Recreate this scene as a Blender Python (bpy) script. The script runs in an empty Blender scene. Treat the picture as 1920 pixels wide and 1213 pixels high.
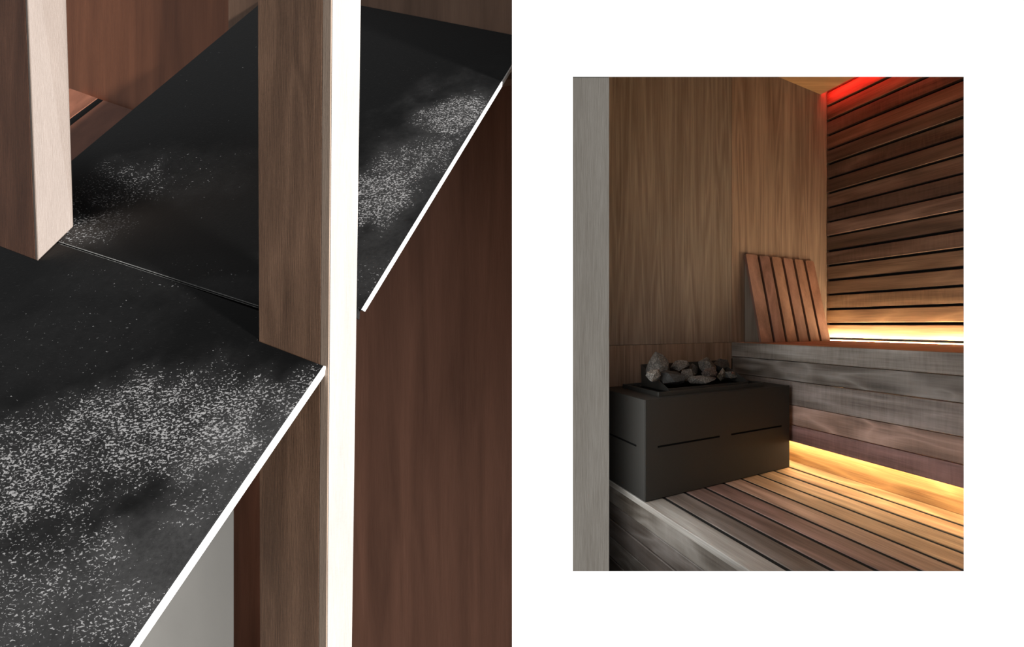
import bpy, bmesh, math, random
from mathutils import Vector, Matrix, noise

random.seed(7)
scn = bpy.context.scene
C = scn.collection

# ------------------------------------------------------------------ camera, world, sun, exposure
FPX, PX0, PY0, CAMZ = 924.0, 1440.0, 610.0, 1.30      # level camera with a shifted lens
cam = bpy.data.cameras.new('camera')
cam.sensor_fit = 'HORIZONTAL'; cam.sensor_width = 36.0
cam.lens = FPX / 1920.0 * 36.0
cam.shift_x = -(PX0 - 960.0) / 1920.0
cam.shift_y = (PY0 - 606.5) / 1920.0
cam.clip_start = 0.02; cam.clip_end = 60
camo = bpy.data.objects.new('camera', cam); C.objects.link(camo)
camo.location = (0, 0, CAMZ); camo.rotation_euler = (math.pi / 2, 0, 0)
scn.camera = camo

w = bpy.data.worlds.new('hall_daylight'); scn.world = w; w.use_nodes = True
bgn = w.node_tree.nodes['Background']
bgn.inputs[0].default_value = (0.97, 0.985, 1.0, 1); bgn.inputs[1].default_value = 0.24

sun = bpy.data.lights.new('low_sun', 'SUN'); sun.energy = 12.5; sun.angle = math.radians(2.5); sun.color = (1.0, 0.985, 0.965)
suno = bpy.data.objects.new('low_sun', sun); C.objects.link(suno)
SUN_TO = Vector((1.0, -0.27, 0.25)).normalized()      # towards the sun
suno.rotation_euler = SUN_TO.to_track_quat('Z', 'Y').to_euler(); suno.location = (4, -2, 4)

vs = scn.view_settings
vs.view_transform = 'Standard'; vs.look = 'None'; vs.gamma = 1.0; vs.exposure = 0.0; vs.use_curve_mapping = False

# ------------------------------------------------------------------ sauna frame: s runs along u, t along v
U = Vector((-0.6297, 0.7769, 0)); V = Vector((0.7769, 0.6297, 0))
ROT = math.atan2(U.y, U.x)                            # local x = s, local y = -t
S, T, TB, TK = 2.518, 2.590, 1.750, 1.821
DECK, BENCH, CEIL = CAMZ - 0.75, CAMZ - 0.105, CAMZ + 1.662
def W(s, t, z): p = U * s + V * t; return Vector((p.x, p.y, z))

# unseen area light added for daylight from the left; no window is built
def area(name, loc, aim, size, sizey, power, col):
    l = bpy.data.lights.new(name, 'AREA'); l.shape = 'RECTANGLE'; l.size = size; l.size_y = sizey
    l.energy = power; l.color = col
    o = bpy.data.objects.new(name, l); C.objects.link(o); o.location = loc
    o.rotation_euler = (Vector(aim) - Vector(loc)).to_track_quat('-Z', 'Y').to_euler()
    return o
area('added_side_daylight', (-0.60, 1.72, 1.08), (0.60, 2.10, 1.04), 0.8, 1.25, 10.0, (0.97, 0.98, 0.97))

# ------------------------------------------------------------------ helpers
def P(px, py, Y):                                     # photo pixel at a depth -> world point
    return Vector(((px - PX0) / FPX * Y, Y, CAMZ - (py - PY0) / FPX * Y))
def mesh_obj(name, bm, mat, parent=None, color=None, smooth=False):
    me = bpy.data.meshes.new(name); bmesh.ops.recalc_face_normals(bm, faces=bm.faces); bm.to_mesh(me); bm.free()
    if mat: me.materials.append(mat)
    if smooth:
        for f in me.polygons: f.use_smooth = True
    o = bpy.data.objects.new(name, me); C.objects.link(o)
    if parent: o.parent = parent
    if color: o.color = (*color, 1)
    return o
def tag(o, label=None, cat=None, group=None, kind=None):
    if label: o['label'] = label
    if cat: o['category'] = cat
    if group: o['group'] = group
    if kind: o['kind'] = kind
    return o
def empty(name, loc=(0, 0, 0), rz=0):
    o = bpy.data.objects.new(name, None); C.objects.link(o); o.location = loc; o.rotation_euler = (0, 0, rz)
    o.empty_display_size = 0.05
    return o
BOXES = {}
def box_mesh(name, size, mat, bev, seg=1):
    key = (tuple(round(v, 5) for v in size), mat.name, bev, seg)
    if key in BOXES: return BOXES[key]
    bm = bmesh.new(); bmesh.ops.create_cube(bm, size=1.0)
    bmesh.ops.scale(bm, vec=size, verts=bm.verts)
    if bev: bmesh.ops.bevel(bm, geom=bm.edges[:], offset=bev, segments=seg, affect='EDGES', profile=0.5)
    me = bpy.data.meshes.new(name); bm.to_mesh(me); bm.free(); me.materials.append(mat)
    BOXES[key] = me
    return me
def box(name, lo, hi, mat, parent=None, color=None, bev=0.0015, seg=1):
    size = tuple(abs(b - a) for a, b in zip(lo, hi))
    o = bpy.data.objects.new(name, box_mesh(name, size, mat, bev, seg)); C.objects.link(o)
    o.location = tuple((a + b) / 2 for a, b in zip(lo, hi))
    if parent: o.parent = parent
    if color: o.color = (*color, 1)
    return o
def prism(poly, z0, z1, bm=None):                     # poly: list of xy
    bm = bm or bmesh.new()
    a = [bm.verts.new((x, y, z0)) for x, y in poly]; b = [bm.verts.new((x, y, z1)) for x, y in poly]
    n = len(poly)
    bm.faces.new(a[::-1]); bm.faces.new(b)
    for i in range(n): bm.faces.new((a[i], a[(i + 1) % n], b[(i + 1) % n], b[i]))
    return bm
def hexa(q0, q1, bm=None):                            # loft between two quads of points
    bm = bm or bmesh.new()
    a = [bm.verts.new(p) for p in q0]; b = [bm.verts.new(p) for p in q1]
    bm.faces.new(a[::-1]); bm.faces.new(b)
    for i in range(4): bm.faces.new((a[i], a[(i + 1) % 4], b[(i + 1) % 4], b[i]))
    return bm
def srgb(r, g, b):
    f = lambda c: (c / 255 / 12.92) if c / 255 <= 0.04045 else ((c / 255 + 0.055) / 1.055) ** 2.4
    return (f(r), f(g), f(b))
def mul(c, k): return tuple(v * k for v in c)

# ------------------------------------------------------------------ materials
class NT:
    def __init__(s, name):
        s.m = bpy.data.materials.new(name); s.m.use_nodes = True; s.t = s.m.node_tree
        s.b = s.t.nodes['Principled BSDF']
    def n(s, typ, **kw):
        x = s.t.nodes.new(typ)
        for k, v in kw.items():
            if k.startswith('i_'):
                key = k[2:]; key = int(key) if key.isdigit() else key.replace('_', ' ')
                x.inputs[key].default_value = v
            else: setattr(x, k, v)
        return x
    def l(s, a, b): s.t.links.new(a, b)
    def math(s, op, a, b=None, c=None, clamp=False):
        x = s.n('ShaderNodeMath', operation=op); x.use_clamp = clamp
        for i, v in enumerate((a, b, c)):
            if v is None: continue
            if isinstance(v, (int, float)): x.inputs[i].default_value = v
            else: s.l(v, x.inputs[i])
        return x.outputs[0]
    def vmath(s, op, a, b):
        x = s.n('ShaderNodeVectorMath', operation=op)
        for i, v in enumerate((a, b)):
            if isinstance(v, tuple): x.inputs[i].default_value = v
            else: s.l(v, x.inputs[i])
        return x.outputs[0]

def wood(name, axis='X', ring=0.45, fiber=0.35, broad=0.35, freq=9.0, rough=0.55, curl=0.0, scale=1.0, bump=0.15, spec=0.35, weave=0.0, along=1.1, fine=420):
    k = NT(name)
    tc = k.n('ShaderNodeTexCoord'); oi = k.n('ShaderNodeObjectInfo')
    off = k.n('ShaderNodeVectorMath', operation='SCALE'); off.inputs[0].default_value = (17.3, 29.1, 11.7)
    k.l(oi.outputs['Random'], off.inputs['Scale'])
    co = k.vmath('ADD', tc.outputs['Object'], off.outputs[0])
    i = 'XYZ'.index(axis)
    def mapped(along, cross):
        v = [cross * scale] * 3; v[i] = along * scale
        return k.vmath('MULTIPLY', co, tuple(v))
    def noisy(vec, detail, dist=0.0, rg=0.55):
        n = k.n('ShaderNodeTexNoise', i_Scale=1.0, i_Detail=detail, i_Distortion=dist, i_Roughness=rg); k.l(vec, n.inputs['Vector']); return n.outputs['Fac']
    na = noisy(mapped(along, 9.0), 1.5, 0.4, 0.4)       # growth rings: contour lines of a stretched noise
    rg = k.math('PINGPONG', k.math('MULTIPLY', na, freq), 1.0)
    rg = k.math('POWER', rg, 1.6)
    fb = noisy(mapped(fine / 40, fine), 3, 0, 0.7)
    br = noisy(mapped(0.8, 12), 3, 0.6)
    val = k.math('ADD', 1.0, k.math('MULTIPLY', k.math('SUBTRACT', rg, 0.4), ring))
    val = k.math('ADD', val, k.math('MULTIPLY', k.math('SUBTRACT', fb, 0.5), fiber * 2))
    val = k.math('ADD', val, k.math('MULTIPLY', k.math('SUBTRACT', br, 0.5), broad * 2.4))
    if curl:
        cu = noisy(mapped(55, 7), 2, 0.8)
        val = k.math('ADD', val, k.math('MULTIPLY', k.math('SUBTRACT', cu, 0.5), curl * 2))
    if weave:
        we = noisy(mapped(380, 90), 1)
        val = k.math('ADD', val, k.math('MULTIPLY', k.math('SUBTRACT', we, 0.5), weave * 2))
    val = k.math('MAXIMUM', val, 0.12)
    # hue drifts a little between the bands
    mixc = k.n('ShaderNodeMix', data_type='RGBA', blend_type='MULTIPLY'); mixc.inputs['Factor'].default_value = 1.0
    k.l(oi.outputs['Color'], mixc.inputs['A'])
    comb = k.n('ShaderNodeCombineColor')
    k.l(val, comb.inputs[0]); k.l(k.math('POWER', val, 1.1), comb.inputs[1]); k.l(k.math('POWER', val, 1.2), comb.inputs[2])
    k.l(comb.outputs[0], mixc.inputs['B'])
    k.l(mixc.outputs['Result'], k.b.inputs['Base Color'])
    k.b.inputs['Roughness'].default_value = rough
    k.b.inputs['Specular IOR Level'].default_value = spec
    bp = k.n('ShaderNodeBump', i_Strength=bump, i_Distance=0.002); k.l(fb, bp.inputs['Height']); k.l(bp.outputs[0], k.b.inputs['Normal'])
    return k.m

def plain(name, col, rough=0.6, metal=0.0, var=0.0, vscale=30.0, bump=0.0, spec=0.5):
    k = NT(name); k.b.inputs['Roughness'].default_value = rough; k.b.inputs['Metallic'].default_value = metal
    k.b.inputs['Base Color'].default_value = (*col, 1); k.b.inputs['Specular IOR Level'].default_value = spec
    if var or bump:
        tc = k.n('ShaderNodeTexCoord'); n = k.n('ShaderNodeTexNoise', i_Scale=vscale, i_Detail=5.0); k.l(tc.outputs['Object'], n.inputs['Vector'])
        r = k.n('ShaderNodeMapRange'); k.l(n.outputs['Fac'], r.inputs[0]); r.inputs[1].default_value = 0.25; r.inputs[2].default_value = 0.75
        r.inputs[3].default_value = 1 - var; r.inputs[4].default_value = 1 + var
        mx = k.n('ShaderNodeVectorMath', operation='SCALE'); mx.inputs[0].default_value = col; k.l(r.outputs[0], mx.inputs['Scale'])
        k.l(mx.outputs[0], k.b.inputs['Base Color'])
        if bump:
            bp = k.n('ShaderNodeBump', i_Strength=bump, i_Distance=0.004); k.l(n.outputs['Fac'], bp.inputs['Height']); k.l(bp.outputs[0], k.b.inputs['Normal'])
    return k.m

def emit(name, col, strength):
    k = NT(name); k.b.inputs['Base Color'].default_value = (0.8, 0.8, 0.8, 1)
    k.b.inputs['Emission Color'].default_value = (*col, 1); k.b.inputs['Emission Strength'].default_value = strength
    return k.m

M_BOARD = wood('board_wood', 'X', ring=0.50, fiber=0.55, broad=0.50, freq=8, curl=0.0, fine=150)
M_CURLY = wood('curly_board_wood', 'X', ring=0.55, fiber=0.50, broad=0.60, freq=7, curl=0.30, fine=150)
M_VEN = wood('veneer_wood', 'Z', ring=0.34, fiber=0.60, broad=0.35, freq=16, scale=1.0, along=0.55, fine=130)
M_POST = wood('post_wood', 'Z', ring=0.32, fiber=0.45, broad=0.50, freq=7, scale=2.0, along=1.6, weave=0.12, bump=0.25)
M_LIP = wood('post_lipping_wood', 'Z', ring=0.06, fiber=0.20, broad=0.10, freq=6, scale=2.5, weave=0.06, bump=0.2)
M_PANEL = wood('nook_panel_wood', 'Z', ring=0.14, fiber=0.25, broad=0.42, freq=5, scale=1.6, rough=0.5)
M_GREY = wood('grey_jamb_wood', 'Z', ring=0.08, fiber=0.45, broad=0.22, freq=6, scale=1.3, rough=0.8)
M_WHITE = plain('white_wall_paint', (0.93, 0.93, 0.93), 0.9, spec=0.1)
M_PLASTER = plain('grey_plaster', (0.86, 0.83, 0.77), 0.85, var=0.06, vscale=5)
M_FLOOR = plain('hall_floor_screed', (0.30, 0.29, 0.28), 0.7, var=0.1, vscale=6)
M_DARK = plain('dark_underlay', (0.008, 0.008, 0.008), 0.9, spec=0.1)
M_STEEL = plain('heater_powder_coat', (0.021, 0.020, 0.018), 0.50, metal=0.0, var=0.12, vscale=400, spec=0.22)
M_STEEL2 = plain('heater_tray_steel', (0.034, 0.033, 0.030), 0.38, metal=0.4, var=0.1, vscale=300)
M_BLACK = plain('slot_black', (0.004, 0.004, 0.004), 0.9, spec=0.0)
M_GAP_SHADE = plain('dark_gap_shade', (0.011, 0.0115, 0.011), 0.8, spec=0.15)  # near-black standing in for the shadow in the deck gaps
M_WAVY = wood('wavy_grey_wood', 'X', ring=0.75, fiber=0.40, broad=0.60, freq=6, along=2.6, curl=0.12, fine=150)
M_EDGE_GLARE = plain('slab_glare_paint', (0.62, 0.62, 0.61), 0.5, var=0.12, vscale=250)  # glare of the black slab's edge put into the colour

def slab_material(name, blobs, dust_sheens):
    k = NT(name)
    tc = k.n('ShaderNodeTexCoord'); co = tc.outputs['Object']
    st = k.vmath('MULTIPLY', co, (1.0, 1.7, 1.0))
    def noisy(vec, sc, det, rg=0.5, dist=0.0):
        n = k.n('ShaderNodeTexNoise', i_Scale=sc, i_Detail=det, i_Roughness=rg, i_Distortion=dist); k.l(vec, n.inputs['Vector']); return n.outputs['Fac']
    def smooth(v, a, b):
        r = k.n('ShaderNodeMapRange', interpolation_type='SMOOTHSTEP'); k.l(v, r.inputs[0]); r.inputs[1].default_value = a; r.inputs[2].default_value = b; return r.outputs[0]
    wob = noisy(co, 14, 3)
    def spread(blobs, mask=None):
      for (cx, cy, rx, ry, amp) in blobs:
        d = k.vmath('MULTIPLY', k.vmath('SUBTRACT', co, (cx, cy, 0)), (1 / rx, 1 / ry, 0))
        ln = k.n('ShaderNodeVectorMath', operation='LENGTH'); k.l(d, ln.inputs[0])
        dd = k.math('ADD', ln.outputs['Value'], k.math('MULTIPLY', k.math('SUBTRACT', wob, 0.5), 1.3))
        r = k.n('ShaderNodeMapRange', interpolation_type='SMOOTHSTEP'); k.l(dd, r.inputs[0])
        r.inputs[1].default_value = 1.25; r.inputs[2].default_value = 0.35; r.inputs[3].default_value = 0; r.inputs[4].default_value = amp
        mask = r.outputs[0] if mask is None else k.math('MAXIMUM', mask, r.outputs[0])
      return mask
    mask = spread(blobs); dmask = spread(dust_sheens)
    fl = noisy(st, 250, 1.5, 0.5, 0.8)                # lime flecks, with specular glints painted in among them
    cl = noisy(co, 42, 2)
    thr = k.math('SUBTRACT', 0.785, k.math('MULTIPLY', mask, 0.25))
    thr = k.math('SUBTRACT', thr, k.math('MULTIPLY', k.math('SUBTRACT', cl, 0.5), 0.22))
    x = k.math('SUBTRACT', fl, thr)
    fleck_glint = smooth(x, 0.0, 0.06)
    dust_sheen = k.math('ADD', k.math('MULTIPLY', mask, noisy(co, 60, 6, 0.7)), k.math('MULTIPLY', dmask, noisy(co, 110, 6, 0.75)))  # dust, with the slab's grey sheen painted in too
    val = k.math('ADD', k.math('ADD', 0.0022, k.math('MULTIPLY', fleck_glint, 0.25)), k.math('MULTIPLY', dust_sheen, 0.030))
    scr = smooth(noisy(k.vmath('MULTIPLY', co, (90, 700, 1)), 1.0, 2), 0.60, 0.85)
    val = k.math('ADD', val, k.math('MULTIPLY', scr, 0.012))
    cc = k.n('ShaderNodeCombineColor')
    for i, f in enumerate((1.0, 0.985, 0.985)): k.l(k.math('MULTIPLY', val, f), cc.inputs[i])
    k.l(cc.outputs[0], k.b.inputs['Base Color'])
    k.l(k.math('ADD', 0.34, k.math('MULTIPLY', fleck_glint, 0.4)), k.b.inputs['Roughness'])
    k.b.inputs['Specular IOR Level'].default_value = 0.11
    bp = k.n('ShaderNodeBump', i_Strength=0.12, i_Distance=0.001); k.l(noisy(co, 220, 4), bp.inputs['Height']); k.l(bp.outputs[0], k.b.inputs['Normal'])
    return k.m

# ================================================================== STRUCTURE
# white partition wall with the sauna opening (edges chamfered away towards the back)
YW, TH = 1.06, 0.006
def build_white_wall():
    bm = bmesh.new()
    x0, x1, z0, z1 = P(960, 0, YW).x, 2.52, 0.0, CAMZ + 1.9
    a = P(1074, 1071, YW); b = P(1807, 144, YW)
    g = 0.012
    def ring(y, grow):
        o = [(x0, z0), (x1, z0), (x1, z1), (x0, z1)]
        i = [(a.x - grow, a.z - grow), (b.x + grow, a.z - grow), (b.x + grow, b.z + grow), (a.x - grow, b.z + grow)]
        return [bm.verts.new((x, y, z)) for x, z in o], [bm.verts.new((x, y, z)) for x, z in i]
    of, inf = ring(YW, 0); ob, inb = ring(YW + TH, g)
    for i in range(4):
        j = (i + 1) % 4
        bm.faces.new((of[i], of[j], inf[j], inf[i])); bm.faces.new((ob[j], ob[i], inb[i], inb[j]))
        bm.faces.new((of[j], of[i], ob[i], ob[j])); bm.faces.new((inf[i], inf[j], inb[j], inb[i]))
    return mesh_obj('wall_front', bm, M_WHITE)
tag(build_white_wall(), 'smooth white painted wall with a tall rectangular opening into the sauna', 'wall', kind='structure')

# hall floor
tag(box('floor_hall', (-3.2, -2.0, -0.1), (3.2, 5.0, 0.0), M_FLOOR, bev=0), 'plain grey screed floor below the raised sauna deck', 'floor', kind='structure')

# grey jamb board inside the opening
jb = P(1142, 610, 1.0612).x
ja, jc = P(1074, 1071, YW), P(1074, 144, YW)
tag(mesh_obj('trim_1', prism([(ja.x - 0.0013, 1.0612), (jb, 1.0612), (jb - 0.02, 1.080), (ja.x - 0.0013, 1.080)], ja.z - 0.001, jc.z + 0.001), M_GREY, color=srgb(106, 102, 96)), 'rough grey wooden jamb board at the left of the sauna opening', 'door jamb', kind='structure')

# side wall hidden behind the jamb
bm = prism([(-0.415, 1.125), (-0.93, 2.52), (-0.96, 2.50), (-0.445, 1.115)], 0, CAMZ + 1.9)
tag(mesh_obj('wall_sauna_left', bm, M_VEN, color=srgb(110, 90, 75)), 'veneered side wall of the sauna behind the grey jamb', 'wall', kind='structure')

# back wall of the sauna: backing with veneer panels
wr = box('wall_rear', (S + 0.016, -T - 0.20, 0), (S + 0.05, 0.0, CAMZ + 1.95), M_DARK, bev=0); wr.rotation_euler = (0, 0, ROT)
wr.location = W(S + 0.033, (T + 0.20) / 2, (CAMZ + 1.95) / 2)
tag(wr, 'tall walnut veneered wall behind the black heater', 'wall', kind='structure')
def child_box(parent, name, s0, s1, t0, t1, z0, z1, mat, color, bev=0.001, seg=1):
    """box given in sauna coordinates, parented to an object that carries the sauna rotation"""
    o = box(name, (s0, -t1, z0), (s1, -t0, z1), mat, None, color, bev, seg)
    wp = W((s0 + s1) / 2, (t0 + t1) / 2, (z0 + z1) / 2) - Vector(parent.location)
    o.location = Matrix.Rotation(-ROT, 3, 'Z') @ wp
    o.parent = parent
    return o
VC = srgb(100, 90, 81)
child_box(wr, 'panel', S, S + 0.014, 0.02, TB - 0.0008, BENCH + 0.0006, CAMZ + 1.90, M_VEN, VC)
child_box(wr, 'panel', S, S + 0.014, TB + 0.0008, T + 0.03, BENCH - 0.1, CAMZ + 1.90, M_VEN, mul(srgb(108, 91, 78), 1.0))
child_box(wr, 'panel', S, S + 0.014, 0.02, TB - 0.0008, 0.0, BENCH - 0.0006, M_VEN, srgb(106, 90, 78))

# slatted right wall of the sauna
ws = box('wall_right', (-0.74, -T - 0.07, 0), (S + 0.014, -T - 0.035, CAMZ + 1.95), M_DARK, bev=0); ws.rotation_euler = (0, 0, ROT)
ws.location = W((S + 0.014 - 0.74) / 2, T + 0.0525, (CAMZ + 1.95) / 2)
tag(ws, 'wall clad in long horizontal walnut slats with dark gaps', 'wall', kind='structure')
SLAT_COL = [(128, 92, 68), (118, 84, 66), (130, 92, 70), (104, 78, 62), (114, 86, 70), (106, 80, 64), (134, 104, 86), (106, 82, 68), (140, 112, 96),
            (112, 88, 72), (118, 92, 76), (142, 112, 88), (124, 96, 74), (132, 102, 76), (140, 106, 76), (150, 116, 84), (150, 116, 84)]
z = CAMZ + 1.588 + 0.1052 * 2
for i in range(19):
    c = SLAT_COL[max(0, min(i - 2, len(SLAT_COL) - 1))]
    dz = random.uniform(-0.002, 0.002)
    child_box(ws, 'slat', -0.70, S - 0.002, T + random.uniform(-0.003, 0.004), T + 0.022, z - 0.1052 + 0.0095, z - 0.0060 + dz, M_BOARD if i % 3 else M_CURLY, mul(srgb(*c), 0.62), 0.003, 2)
    z -= 0.1052

# ceiling (stops short of the slatted wall: a cove with the red light strip)
TCE = 2.529
def ceil_poly(tmax):
    a = W(S + 0.01, tmax, 0); b = W((1.076 - 0.6297 * tmax) / 0.7769, tmax, 0)
    return [(-0.41, 1.076), (b.x, 1.076), (a.x, a.y), (-0.93, 2.52)]
M_CEIL = wood('ceiling_veneer', 'X', ring=0.25, fiber=0.25, broad=0.3, freq=8)
tag(mesh_obj('ceiling', prism(ceil_poly(TCE), CEIL, CEIL + 0.02), M_CEIL, color=srgb(158, 122, 84)), 'honey coloured veneered sauna ceiling', 'ceiling', kind='structure')
tag(mesh_obj('ceiling_upper', prism(ceil_poly(T + 0.06), CAMZ + 1.90, CAMZ + 1.95), M_DARK), 'dark upper ceiling closing the light cove', 'ceiling', kind='structure')

# raised deck floor with boards and riser
fl = empty('floor', W(1.5, 1.3, 0), ROT)
tag(fl, 'raised sauna floor of narrow boards with open gaps, grey to honey', 'floor', kind='structure')
child_box(fl, 'underlay', 0.75, S, 0.94, TK + 0.02, 0.0, DECK - 0.027, M_DARK, None, bev=0)
DECK_COL = [(134, 130, 124), (106, 97, 91), (110, 90, 83), (126, 101, 93), (156, 128, 110), (168, 136, 104), (172, 140, 104), (176, 142, 104), (186, 152, 112)]
t0 = 0.905; edges = [0.905] + [0.992 + 0.1045 * i for i in range(8)]
for i in range(len(edges)):
    a = edges[i] + (0.016 if i else 0.0); b = edges[i + 1] if i + 1 < len(edges) else TK + 0.012
    s0 = (1.12 - 0.6297 * a) / 0.7769
    child_box(fl, 'board', s0, S - 0.004, a, b, DECK - 0.026, DECK, M_BOARD, srgb(*DECK_COL[i]), 0.0025, 2)
    if i: child_box(fl, 'gap_shade_strip', s0, S - 0.004, edges[i] + 0.0006, a - 0.0006, DECK - 0.026, DECK - 0.0028, M_GAP_SHADE, None, 0)  # dark strip painting the shadow inside the open gap
zr = DECK - 0.004
RIS_COL = [(120, 113, 105), (112, 104, 98), (104, 95, 89), (122, 115, 108), (108, 100, 94), (100, 93, 88)]
for i, h in enumerate((0.104, 0.080, 0.085, 0.100, 0.096, 0.085)):
    s0 = (1.12 - 0.6297 * 0.905) / 0.7769
    off = (0.0, 0.0035, 0.001, 0.003, 0.0, 0.002)[i]
    child_box(fl, 'riser_board', s0, S - 0.004, 0.906 + off, 0.934, max(zr - h + 0.0045, 0.0), zr, M_WAVY, mul(srgb(*RIS_COL[i]), 0.62), 0.0025, 1)
    zr -= h

# ------------------------------------------------------------------ left nook: panels
DB = (Vector((-0.988, 0.152, 0)))                     # direction of the back panel, to the left
B0 = Vector((-0.603, 1.160, 0))
NB = Vector((0.152, 0.988, 0))                        # away from the camera
def strip_wall(p, d, n, l0, l1, th, z0, z1):
    a = p + d * l0; b = p + d * l1; c = b + n * th; e = a + n * th
    return prism([(q.x, q.y) for q in (a, b, c, e)], z0, z1)
tag(mesh_obj('wall_back', strip_wall(B0 + NB * 0.15, DB, NB, -0.10, 1.04, 0.03, 0, CAMZ + 0.80), M_PANEL, color=srgb(164, 113, 89)), 'dark brown wooden wall panel below and behind the black slabs', 'wall', kind='structure')
tag(mesh_obj('wall_back_upper', strip_wall(B0, DB, NB, -0.105, 0.812, 0.03, CAMZ + 0.58, 2.5), M_PANEL, color=srgb(126, 97, 78)), 'brown wooden panel where the far black slab ends', 'wall', kind='structure')
DL = Vector((-0.978, 0.209, 0)); NL_ = Vector((0.209, 0.978, 0)); L0 = Vector((-1.4275, 1.3080, 0))
a_, b_ = L0 + NL_ * 0.012 + DL * 0.008, L0 + NL_ * 0.012 + DL * 1.5
c_, e_ = b_ + NL_ * 0.04, L0 + NL_ * 0.052 + DL * 0.12
wl = mesh_obj('wall_left', prism([(q.x, q.y) for q in (a_, b_, c_, e_)], 0, 2.5), M_PLASTER)
tag(wl, 'pale grey plaster wall with a reddish wooden panel above', 'wall', kind='structure')
mesh_obj('panel', strip_wall(L0, DL, NL_, 0.0, 1.5, 0.0115, CAMZ - 0.08, 2.5), M_PANEL, wl, srgb(148, 92, 63))

# ================================================================== THINGS, LEFT
SN = Vector((0, -0.8660, 0.5)); SX = Vector((1, 0, 0)); SY = Vector((0, 0.5, 0.8660))     # the sloping slab plane
def slab_pt(px, py, D=0.66):
    dy = (py - PY0) / FPX
    return P(px, py, D / (0.5 * dy + 0.8660))
SO = slab_pt(560, 620)
def to2(p): d = p - SO; return (d.dot(SX), d.dot(SY))
SROT = Matrix((SX, SY, SN)).transposed().to_euler()
def slab_poly(name, px_poly, th, mat, D=0.66, extra=()):
    pts = []
    for q in px_poly:
        pts.append(to2(slab_pt(*q, D) if isinstance(q, tuple) else q))
    area2 = sum(pts[i][0] * pts[(i + 1) % len(pts)][1] - pts[(i + 1) % len(pts)][0] * pts[i][1] for i in range(len(pts)))
    if area2 < 0: pts = pts[::-1]
    return pts

# --- posts: plan quads found from their edges
NLp = Vector((-0.773, 0.7495)); ND = Vector((0.9848, -0.1738)); RD = Vector((0.1738, 0.9848))
def on_line(p, d, px):                                # point of the plan line p + k d seen at column px
    q = (px - PX0) / FPX
    k = (q * p.y - p.x) / (d.x - q * d.y)
    return p + d * k
def lerp2(a, b, f): return a + (b - a) * f
def post_sections(p0, pxl, pxc, pxr):
    nl = on_line(p0, ND, pxl); nr = on_line(p0, ND, pxc); fr = on_line(nr, RD, pxr); bl = nl + (fr - nr)
    return nl, nr, fr, bl
def quad3(q, z): return [Vector((p.x, p.y, z)) for p in q]
def z_of(py, Y): return CAMZ - (py - PY0) / FPX * Y

# post in the middle, passing through the slab
ztop, zbot = z_of(-260, 0.73), 0.0
def extrap(v0, v1, py): return v0 + (v1 - v0) * (py / 1213.0)
pyb = PY0 + CAMZ / 0.73 * FPX
def mid_post(py):
    return post_sections(NLp, extrap(483, 487, py), extrap(621.5, 612, py), extrap(676, 660, py)), extrap(605, 597, py)
pm = empty('wooden_post', (-0.70, 0.75, 0))
tag(pm, 'central dark walnut post with a sunlit pale narrow side, passing through the black slab', 'post')
def post_part(name, sel, mat, col, parent, pys, base):
    bm = bmesh.new()
    qa = [q - base for q in quad3(sel(pys[0]), z_of(pys[0], 0.73))]; qb = [q - base for q in quad3(sel(pys[1]), z_of(pys[1], 0.73))]
    hexa(qa, qb, bm)
    if name != 'sunlit_face': bmesh.ops.bevel(bm, geom=bm.edges[:], offset=0.0008, segments=1, affect='EDGES')
    return mesh_obj(name, bm, mat, parent, col)
bp_ = Vector((-0.70, 0.75, 0))
def sel_core(py):
    (nl, nr, fr, bl), pxs = mid_post(py); m = on_line(NLp, ND, pxs); mb = m + (fr - nr); return nl, m, mb, bl
def sel_lip(py):
    (nl, nr, fr, bl), pxs = mid_post(py); m = on_line(NLp, ND, pxs); mb = m + (fr - nr); return m, nr, fr, mb
PCOL = srgb(102, 76, 58)
post_part('post_core', sel_core, M_POST, PCOL, pm, (-260, pyb), bp_)
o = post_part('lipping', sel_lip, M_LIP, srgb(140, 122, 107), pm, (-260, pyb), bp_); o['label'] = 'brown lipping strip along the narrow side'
def sel_face(py):  # pale skin: sunlight on the narrow side put into its colour
    (nl, nr, fr, bl), pxs = mid_post(py); e = 0.0015; a = nr + ND * 0.0001 + RD * 0.0008; b = fr + ND * 0.0001 - RD * 0.0008
    return a, a + ND * 0.0008, b + ND * 0.0008, b
o = post_part('sunlit_face', sel_face, M_LIP, srgb(138, 133, 129), pm, (-258, pyb - 1), bp_); o['label'] = 'pale skin with the sunlight on the narrow side put into its colour'

# post at the left edge of the picture, standing on the slab
P1 = Vector((-1.2198, 0.8239))
def left_post(py):
    f = py / 490.0
    nl, nr, fr, bl = post_sections(P1, -120, 52 + 20 * f, 125 + 13.5 * f)
    return nl, nr, fr, bl
pl = empty('wooden_post', (-1.26, 0.85, CAMZ - 0.1))
tag(pl, 'brown wooden post at the left edge standing on the black slab', 'post')
base = Vector(pl.location)
def slab_z(x, y):                                     # height of the slab surface above a plan point
    return SO.z + (y - SO.y) * 0.8660 / 0.5
def slab_height(p): # plane: (p - SO).SN = 0
    return SO.z + 0.8660 / 0.5 * (p.y - SO.y)
def post_on_slab(name, split0, split1, mat, col):
    qt = quad3([lerp2(*x) for x in split0], z_of(-260, 0.83))
    qb = [Vector((p.x, p.y, slab_height(p) + 0.0003)) for p in [lerp2(*x) for x in split1]]
    bm = hexa([q - base for q in qt], [q - base for q in qb])
    bmesh.ops.bevel(bm, geom=bm.edges[:], offset=0.0008, segments=1, affect='EDGES')
    return mesh_obj(name, bm, mat, pl, col)
qa, qb = left_post(-260), left_post(470)
k_ = 0.975
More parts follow.
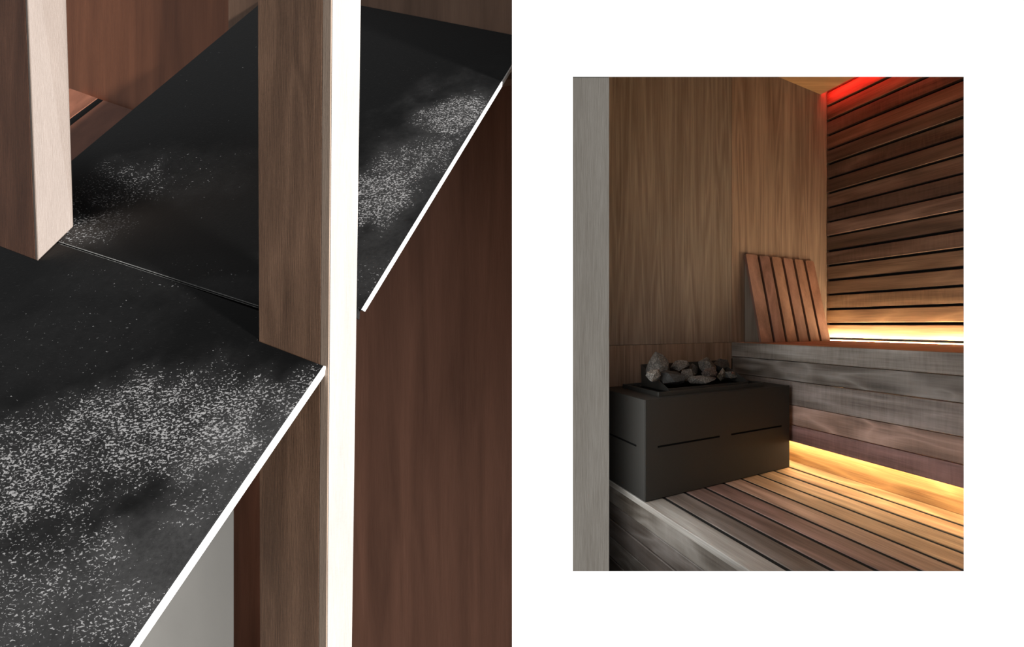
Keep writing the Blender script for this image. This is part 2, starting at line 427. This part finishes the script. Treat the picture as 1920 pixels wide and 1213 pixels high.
post_on_slab('post_core', [(qa[0], qa[1], 0), (qa[0], qa[1], k_), (qa[3], qa[2], k_), (qa[3], qa[2], 0)], [(qb[0], qb[1], 0), (qb[0], qb[1], k_), (qb[3], qb[2], k_), (qb[3], qb[2], 0)], M_POST, srgb(82, 53, 38))
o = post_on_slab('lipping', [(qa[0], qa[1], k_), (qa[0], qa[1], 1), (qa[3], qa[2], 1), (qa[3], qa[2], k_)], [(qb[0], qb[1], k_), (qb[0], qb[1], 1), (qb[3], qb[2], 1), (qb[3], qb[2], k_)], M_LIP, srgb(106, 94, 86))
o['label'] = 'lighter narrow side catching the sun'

# --- black slabs
def post_hit(q):                                      # plan point of the middle post on the slab plane
    return Vector((q.x, q.y, slab_height(q)))
(mnl, mnr, mfr, mbl), _ = mid_post(640)
cl_ = 0.0012
mnl2, mnr2, mfr2, mbl2 = mnl - ND * cl_ - RD * cl_, mnr + ND * cl_ - RD * cl_, mfr + ND * cl_ + RD * cl_, mbl - ND * cl_ + RD * cl_
hNL, hNR, hFR, hBL = [post_hit(q) for q in (mnl2, mnr2, mfr2, mbl2)]
hMID = hNL + (hBL - hNL) * 0.52                       # where the joint meets the post's hidden side
hMIDf = hNL + (hBL - hNL) * 0.58
def j(px): return (px, 454.7 + 0.3217 * (px - 107.4) + 0.8)
def jf(px): return (px, 454.7 + 0.3217 * (px - 107.4) - 1.8)
cut = hNL + (hNR - hNL) * 0.935
near_px = [j(-140), j(300), hMID, hNL, cut, (424, 948.5), (128, 1380), (-420, 1380)]
far_px = [jf(40), (40, 379.2), (519.7, -20.6), (990.9, 70.8), (677.5, 581.0), (671.5, 579.5), hFR, hBL, hMIDf]
ETH = 0.0078
def build_slab(px_poly, mat, label, edge_idx, ETH):
    pts = []
    for q in px_poly: pts.append(to2(slab_pt(*q) if isinstance(q, tuple) else q))
    bm = prism(pts, -ETH, 0.0)
    root = mesh_obj('stone_slab', bm, mat)
    mod = root.modifiers.new('soft_edge', 'BEVEL'); mod.width = 0.0008; mod.segments = 1
    root.location = SO; root.rotation_euler = SROT
    tag(root, label, 'stone slab', 'black stone slabs')
    # glossy reflection along the long right edge, painted as a pale strip
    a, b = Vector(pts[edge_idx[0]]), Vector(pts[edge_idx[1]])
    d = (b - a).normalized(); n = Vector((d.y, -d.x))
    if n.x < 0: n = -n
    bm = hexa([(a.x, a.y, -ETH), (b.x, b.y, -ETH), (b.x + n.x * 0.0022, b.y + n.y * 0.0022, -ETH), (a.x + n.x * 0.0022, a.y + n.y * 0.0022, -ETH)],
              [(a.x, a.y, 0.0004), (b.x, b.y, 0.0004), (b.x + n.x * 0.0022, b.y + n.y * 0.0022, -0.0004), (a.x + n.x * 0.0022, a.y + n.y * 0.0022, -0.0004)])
    e = mesh_obj('slab_edge_glare', bm, M_EDGE_GLARE, root); e['label'] = 'glossy edge reflection painted as a pale strip'
    return root, pts
def blob(px, py, rx, ry, amp):
    c = to2(slab_pt(px, py)); ex = to2(slab_pt(px + rx, py)); ey = to2(slab_pt(px, py - ry))
    return (c[0], c[1], abs(ex[0] - c[0]), abs(ey[1] - c[1]), amp)
NEAR_BLOBS = [blob(300, 800, 330, 130, 1.0), blob(60, 880, 230, 150, 1.0), blob(560, 735, 70, 60, 0.85), blob(80, 1080, 200, 160, 0.75), blob(210, 1160, 140, 90, 0.8),
              blob(420, 930, 160, 90, 0.6), blob(130, 640, 200, 120, 0.25), blob(260, 520, 220, 60, 0.25)]
FAR_BLOBS = [blob(850, 215, 90, 45, 1.0), blob(715, 360, 90, 85, 1.0), blob(800, 290, 70, 50, 0.85), blob(220, 350, 120, 60, 0.72), blob(180, 425, 90, 40, 0.85), blob(330, 330, 140, 60, 0.3), blob(700, 520, 60, 60, 0.45), blob(380, 510, 160, 40, 0.3)]
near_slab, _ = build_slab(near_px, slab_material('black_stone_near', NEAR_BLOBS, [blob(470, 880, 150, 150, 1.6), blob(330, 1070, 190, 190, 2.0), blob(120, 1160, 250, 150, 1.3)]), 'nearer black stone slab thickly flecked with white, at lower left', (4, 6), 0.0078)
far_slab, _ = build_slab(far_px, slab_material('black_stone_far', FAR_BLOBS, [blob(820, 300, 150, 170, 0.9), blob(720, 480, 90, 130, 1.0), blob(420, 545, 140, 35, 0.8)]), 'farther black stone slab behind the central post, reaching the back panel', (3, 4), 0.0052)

def edge_line(parent, name, pa, pb, width, z0, z1, mat):   # a thin strip along a slab edge
    a, b = Vector(to2(slab_pt(*pa))), Vector(to2(slab_pt(*pb))); d = (b - a).normalized(); n = Vector((-d.y, d.x)) * width
    q = [a, b, b + n, a + n]
    return mesh_obj(name, hexa([(v.x, v.y, z0) for v in q], [(v.x, v.y, z1) for v in q]), mat, parent)
M_WORN_LIT = plain('worn_lit_stone', (0.16, 0.16, 0.155), 0.6, var=0.75, vscale=420)  # wear, plus light caught on the bevels, painted as pale strips
edge_line(far_slab, 'worn_lit_edge', jf(110), jf(484), 0.0012, -0.002, 0.00025, M_WORN_LIT)
edge_line(near_slab, 'worn_lit_edge', j(484), j(110), 0.0005, -0.002, 0.0002, M_WORN_LIT)
edge_line(near_slab, 'joint_backing', (40, 440), (560, 607), 0.012, -ETH - 0.003, -ETH - 0.0005, M_DARK)

# --- wooden seat boards seen under the far slab, at upper left
sb = empty('seat_boards', (-1.75, 1.30, CAMZ + 0.4))
tag(sb, 'reddish wooden seat boards beside the left post, under the black slab', 'bench')
D2 = 0.88
def seat(px_poly, name='board', D2=D2, mat=M_PANEL):
    pts = [slab_pt(*q, D2) for q in px_poly]
    bm = bmesh.new(); n = SN * 0.02
    hexa([q - Vector(sb.location) - n for q in pts], [q - Vector(sb.location) for q in pts], bm)
    return mesh_obj(name, bm, mat, sb, srgb(128, 80, 60))
seat([(194, 188), (266, 212), (110, 420), (-6, 342)])
seat([(181.5, 184), (194.5, 188.4), (-5.5, 342.4), (-24.5, 335.4)], 'seat_gap_shade', D2 + 0.0015, M_DARK)  # black strip put in as the shade between the two boards
seat([(132, 166), (182, 184), (-24, 335), (-200, 250)])

# ================================================================== THINGS, SAUNA
# --- bench
bench = empty('sauna_bench', W(1.2, TB, DECK), ROT)
tag(bench, 'wide built-in sauna bench faced with grey and reddish boards, lit from below', 'bench')
FR = [(0.105, 0.194, (118, 113, 107), 0.0), (0.194, 0.298, (104, 99, 94), 0.003), (0.298, 0.426, (112, 104, 99), 0.0), (0.426, 0.531, (140, 116, 104), 0.003), (0.531, 0.621, (108, 82, 78), 0.0)]
for i, (a, b, c, off) in enumerate(FR):
    child_box(bench, 'front_board', 0.10, S - 0.003, TB + off, TB + 0.022, CAMZ - b + 0.0035, CAMZ - a, M_WAVY if i in (1, 3) else M_CURLY, srgb(*c), 0.002, 2)
tb0 = TB + 0.0235; nb = 8; wdt = (2.540 - tb0) / nb
for i in range(nb):
    child_box(bench, 'top_board', 0.14, S - 0.003, tb0 + i * wdt + 0.003, tb0 + (i + 1) * wdt - 0.002, BENCH - 0.026, BENCH, M_BOARD, srgb(random.randint(150, 165), random.randint(104, 114), 88), 0.002, 1)
child_box(bench, 'kick_board', 0.10, S - 0.003, TK, TK + 0.018, DECK + 0.001, CAMZ - 0.53, M_BOARD, srgb(182, 140, 88), 0.001)
child_box(bench, 'soffit_board', 0.10, S - 0.003, TB + 0.023, TK + 0.018, CAMZ - 0.528, CAMZ - 0.512, M_BOARD, srgb(150, 115, 80), 0.001)

# --- light strips
def strip(name, s0, s1, t0, t1, z0, z1, mat, label, grp=None):
    o = box(name, (s0, -t1, z0), (s1, -t0, z1), mat, bev=0.001); o.location = W((s0 + s1) / 2, (t0 + t1) / 2, (z0 + z1) / 2); o.rotation_euler = (0, 0, ROT)
    return tag(o, label, 'light strip', 'hidden light strips')
WARM = (1.0, 0.77, 0.49)
strip('light_strip', 0.15, S - 0.02, TB + 0.0235, TB + 0.0355, CAMZ - 0.6205, CAMZ - 0.6085, emit('warm_strip_low', WARM, 40), 'warm light strip under the front edge of the bench')
strip('light_strip', 0.15, S - 0.02, 2.553, 2.567, BENCH - 0.0125, BENCH - 0.0005, emit('warm_strip_high', WARM, 290), 'warm light strip behind the bench top along the slatted wall')
strip('light_strip', 0.15, S - 0.02, TCE + 0.001, TCE + 0.005, CEIL + 0.008, CEIL + 0.018, emit('red_strip', (1.0, 0.03, 0.02), 100), 'red light strip in the ceiling cove')

# --- heater
HS, HT0, HT1, HZ = 1.946, 0.907, 1.722, CAMZ - 0.316
ht = empty('sauna_heater', W(2.2, 1.3, DECK), ROT)
tag(ht, 'black box-shaped electric sauna heater with a stone basket on top', 'heater')
child_box(ht, 'body', HS + 0.004, 2.49, HT0 + 0.004, HT1, DECK + 0.0005, HZ - 0.001, M_STEEL, None, 0.004, 2)
fp = child_box(ht, 'front_panel', HS, HS + 0.004, HT0 + 0.003, HT1 + 0.001, DECK + 0.004, HZ, M_STEEL, None, 0.001)
sp = child_box(ht, 'side_panel', HS + 0.001, 2.492, HT0, HT0 + 0.003, DECK + 0.004, HZ, M_STEEL, None, 0.001)
def slot(par, s0, s1, t0, t1, z0, z1):
    ms = Vector(par.location)
    o = box('slot', (s0, -t1, z0), (s1, -t0, z1), M_BLACK, bev=0)
    wp = W((s0 + s1) / 2, (t0 + t1) / 2, (z0 + z1) / 2) - Vector(ht.location)
    o.location = (Matrix.Rotation(-ROT, 3, 'Z') @ wp) - ms; o.parent = par
slot(fp, HS - 0.0006, HS + 0.002, 0.966, 1.284, CAMZ - 0.527, CAMZ - 0.519)
slot(fp, HS - 0.0006, HS + 0.002, 1.350, 1.668, CAMZ - 0.527, CAMZ - 0.519)
slot(sp, 2.03, 2.36, HT0 - 0.0006, HT0 + 0.002, CAMZ - 0.529, CAMZ - 0.521)
# tray on top: a frame with slotted grille
TS0, TS1, TT0, TT1 = 2.005, 2.405, 1.000, 1.600
tz0, tz1 = HZ - 0.001, HZ + 0.019
child_box(ht, 'tray_rim', TS0, TS0 + 0.006, TT0, TT1, tz0, tz1, M_STEEL2, None, 0.001)
child_box(ht, 'tray_rim', TS1 - 0.006, TS1, TT0, TT1, tz0, tz1, M_STEEL2, None, 0.001)
child_box(ht, 'tray_rim', TS0 + 0.006, TS1 - 0.006, TT0, TT0 + 0.006, tz0, tz1, M_STEEL2, None, 0.001)
child_box(ht, 'tray_rim', TS0 + 0.006, TS1 - 0.006, TT1 - 0.006, TT1, tz0, tz1, M_STEEL2, None, 0.001)
BS0, BS1, BT0, BT1 = 2.062, 2.345, 1.075, 1.540
gz = HZ + 0.010
for a, b in ((TS0 + 0.006, TS0 + 0.016), (BS0 - 0.012, BS0), (BS1, BS1 + 0.012), (TS1 - 0.016, TS1 - 0.006)):
    child_box(ht, 'grille_bar', a, b, TT0 + 0.006, TT1 - 0.006, gz - 0.003, gz, M_STEEL, None, 0.0005)
for i in range(9):
    tt = TT0 + 0.02 + i * (TT1 - TT0 - 0.05) / 8
    child_box(ht, 'grille_bar', TS0 + 0.008, TS1 - 0.008, tt, tt + 0.012, gz - 0.0075, gz - 0.0035, M_STEEL, None, 0.0005)
# basket: low front edge, high back, wedge-shaped sides
bz0, bzf, bzb = HZ + 0.011, HZ + 0.024, HZ + 0.118
def loc(s, t, z):
    return Matrix.Rotation(-ROT, 3, 'Z') @ (W(s, t, z) - Vector(ht.location))
def wedge(t, th, t_top):
    bm = bmesh.new()
    pts = [(BS0, 0, bz0), (BS1, 0, bz0), (BS1, 1, bzb), (BS0, 0.12, bzf)]
    A = [bm.verts.new(loc(s, t + (t_top - t) * k, z)) for s, k, z in pts]; B = [bm.verts.new(loc(s, t + th + (t_top - t) * k, z)) for s, k, z in pts]
    bm.faces.new(A); bm.faces.new(B[::-1])
    for i in range(4): bm.faces.new((A[i], B[i], B[(i + 1) % 4], A[(i + 1) % 4]))
    return mesh_obj('basket_side', bm, M_STEEL2, ht)
wedge(BT0, 0.003, BT0 - 0.005); wedge(BT1, -0.003, BT1 + 0.005)
child_box(ht, 'basket_front', BS0 - 0.003, BS0, BT0, BT1, bz0, bzf, M_STEEL2, None, 0.0005)
child_box(ht, 'basket_back', BS1, BS1 + 0.003, BT0, BT1, bz0, bzb, M_STEEL, None, 0.0005)
child_box(ht, 'basket_floor', BS0, BS1, BT0, BT1, bz0, bz0 + 0.003, M_BLACK, None, 0.0)

# --- stones in the basket
def stone_material():
    k = NT('sauna_stone')
    tc = k.n('ShaderNodeTexCoord'); oi = k.n('ShaderNodeObjectInfo')
    n1 = k.n('ShaderNodeTexNoise', i_Scale=130.0, i_Detail=4.0, i_Roughness=0.7); n2 = k.n('ShaderNodeTexNoise', i_Scale=22.0, i_Detail=5.0)
    for n in (n1, n2): k.l(tc.outputs['Object'], n.inputs['Vector'])
    r = k.n('ShaderNodeMapRange'); k.l(n1.outputs['Fac'], r.inputs[0]); r.inputs[1].default_value = 0.42; r.inputs[2].default_value = 0.72; r.inputs[3].default_value = 0.4; r.inputs[4].default_value = 2.3
    sc = k.n('ShaderNodeVectorMath', operation='SCALE'); k.l(oi.outputs['Color'], sc.inputs[0]); k.l(r.outputs[0], sc.inputs['Scale'])
    k.l(sc.outputs[0], k.b.inputs['Base Color']); k.b.inputs['Roughness'].default_value = 0.7
    bp = k.n('ShaderNodeBump', i_Strength=0.9, i_Distance=0.006); k.l(k.math('ADD', n2.outputs['Fac'], k.math('MULTIPLY', n1.outputs['Fac'], 0.35)), bp.inputs['Height']); k.l(bp.outputs[0], k.b.inputs['Normal'])
    return k.m
M_STONE = stone_material()
def rock(rnd, rs, rt, rz, peak=False):
    bm = bmesh.new()
    for _ in range(15):
        v = Vector((rnd.gauss(0, 1), rnd.gauss(0, 1), rnd.gauss(0, 1))).normalized()
        v *= rnd.uniform(0.86, 1.12)
        if peak and v.z > 0: v = Vector((v.x * (1 - 0.75 * v.z) + 0.15 * v.z, v.y * (1 - 0.6 * v.z), v.z * 1.15))
        bm.verts.new((v.x * rs, v.y * rt, v.z * rz))
    r = bmesh.ops.convex_hull(bm, input=bm.verts[:])
    bmesh.ops.delete(bm, geom=[g for g in r['geom_interior'] if isinstance(g, bmesh.types.BMVert)], context='VERTS')
    bmesh.ops.subdivide_edges(bm, edges=bm.edges[:], cuts=2, use_grid_fill=True)
    sd = rnd.uniform(0, 50)
    for v in bm.verts:
        v.co += v.normal * 0.10 * min(rs, rt, rz) * noise.noise(v.co * 45 + Vector((sd, 0, 0)))
    bmesh.ops.triangulate(bm, faces=bm.faces[:])
    return bm
def at_s(px, py, s):
    dx = (px - PX0) / FPX; dep = s / (0.7769 - 0.6297 * dx); return P(px, py, dep)
# px, py, depth s, half width px, half height px, roll, grey
STONES = [
    (1236, 691, 2.255, 27, 27, 0.1, (92, 90, 86), 'tallest pointed sauna stone at the left of the heap'),
    (1226, 704, 2.135, 16, 13, -0.5, (120, 116, 110), 'pale small sauna stone leaning on the left basket side'),
    (1262, 706, 2.135, 28, 17, 0.10, (44, 43, 42), 'large dark sauna stone in front of the tallest one'),
    (1275, 687, 2.290, 17, 13, 0.1, (98, 94, 90), 'rounded grey sauna stone at the back beside the tallest one'),
    (1291, 703, 2.195, 16, 14, -0.1, (84, 80, 76), 'flat grey sauna stone in the middle of the basket'),
    (1326, 686, 2.270, 19, 16, 0.2, (92, 88, 84), 'upper grey sauna stone right of the middle'),
    (1352, 685, 2.285, 17, 12, -0.1, (40, 40, 40), 'dark sauna stone at the back right'),
    (1331, 699, 2.195, 17, 10, 0.1, (86, 76, 72), 'brownish sauna stone under the upper grey one'),
    (1320, 711, 2.120, 30, 10, 0.02, (90, 86, 82), 'long low sauna stone at the front edge of the basket'),
    (1352, 701, 2.220, 12, 12, 0.0, (112, 110, 104), 'light upright sauna stone at the right'),
    (1371, 705, 2.190, 16, 9, 0.05, (74, 74, 72), 'rightmost small sauna stone in the basket'),
    (1300, 693, 2.315, 11, 10, 0.2, (60, 58, 56), 'shadowed sauna stone behind the middle ones'),
]
for i, (px, py, s, hw, hh, roll, g, lab) in enumerate(STONES):
    rnd = random.Random(100 + i)
    p = at_s(px, py, s); d = p.y
    rw, rh = hw / FPX * d * 1.06, hh / FPX * d * 1.07
    bm = rock(rnd, rw * 0.68, rw, rh, i == 0)
    o = mesh_obj('sauna_stone', bm, M_STONE, None, mul(srgb(*g), 0.75))
    o.location = p; o.rotation_euler = (0, roll, ROT + rnd.uniform(-0.25, 0.25))
    tag(o, lab, 'stone', 'stones in the heater basket')

# --- leaning backrest on the bench
br = empty('backrest', W(2.43, 2.14, BENCH), ROT)
tag(br, 'wedge-shaped wooden backrest of six leaning slats on the bench', 'backrest')
B0t, B1t, SF, SBk, HB = 1.841, 2.446, 2.333, S - 0.012, 0.556
def bloc(s, t, z): return Matrix.Rotation(-ROT, 3, 'Z') @ (W(s, t, z) - Vector(br.location))
lean = Vector((SBk - 0.012 - SF, HB))                 # (ds, dz) of the slat face
ln = lean.normalized(); nrm = Vector((ln.y, -ln.x))   # pointing to the back (+s) / down
def slat_back(t0, t1, z0=0.0, col=None):
    bm = bmesh.new(); th = 0.022; L = HB / ln.y; r = 0.012
    prof = []                                          # in the plane of the face: (t, l)
    for cx, cy, a0 in ((t1 - r, L - r, 0), (t0 + r, L - r, 90)):
        for kk in range(5):
            a = math.radians(a0 + kk * 22.5); prof.append((cx + r * math.cos(a), cy + r * math.sin(a)))
    prof += [(t0, 0.0), (t1, 0.0)]
    def pt(t, l, d): return bloc(SF + ln.x * l + nrm.x * d, t, BENCH + 0.0005 + max(ln.y * l + nrm.y * d, 0))
    A = [bm.verts.new(pt(t, l, 0)) for t, l in prof]; B = [bm.verts.new(pt(t, l, th)) for t, l in prof]
    bm.faces.new(A); bm.faces.new(B[::-1])
    for i in range(len(A)): bm.faces.new((A[i], B[i], B[(i + 1) % len(A)], A[(i + 1) % len(A)]))
    return mesh_obj('slat', bm, M_BACK, br, col)
M_BACK = wood('backrest_wood', 'Z', ring=0.35, fiber=0.40, broad=0.35, freq=8, fine=160)
BC = [(124, 96, 86), (114, 86, 78), (130, 100, 84), (122, 92, 80), (130, 100, 84), (128, 94, 78)]
pitch = (B1t - B0t) / 6
for i in range(6):
    slat_back(B0t + i * pitch + (0.010 if i else 0), B0t + (i + 1) * pitch - 0.010, col=mul(srgb(*BC[i]), 0.8))
def side_board(t0, t1):
    bm = bmesh.new()
    th = 0.0225
    pts = [(SF + nrm.x * th + 0.006, 0.0005), (SBk, 0.0005), (SBk, HB - 0.03), (SBk - 0.02, HB - 0.05)]
    A = [bm.verts.new(bloc(s, t0, BENCH + z)) for s, z in pts]; B = [bm.verts.new(bloc(s, t1, BENCH + z)) for s, z in pts]
    bm.faces.new(A); bm.faces.new(B[::-1])
    for i in range(4): bm.faces.new((A[i], B[i], B[(i + 1) % 4], A[(i + 1) % 4]))
    return mesh_obj('side_board', bm, M_BACK, br, srgb(112, 106, 98))
side_board(B0t + 0.002, B0t + 0.022); side_board(B1t - 0.030, B1t - 0.010)
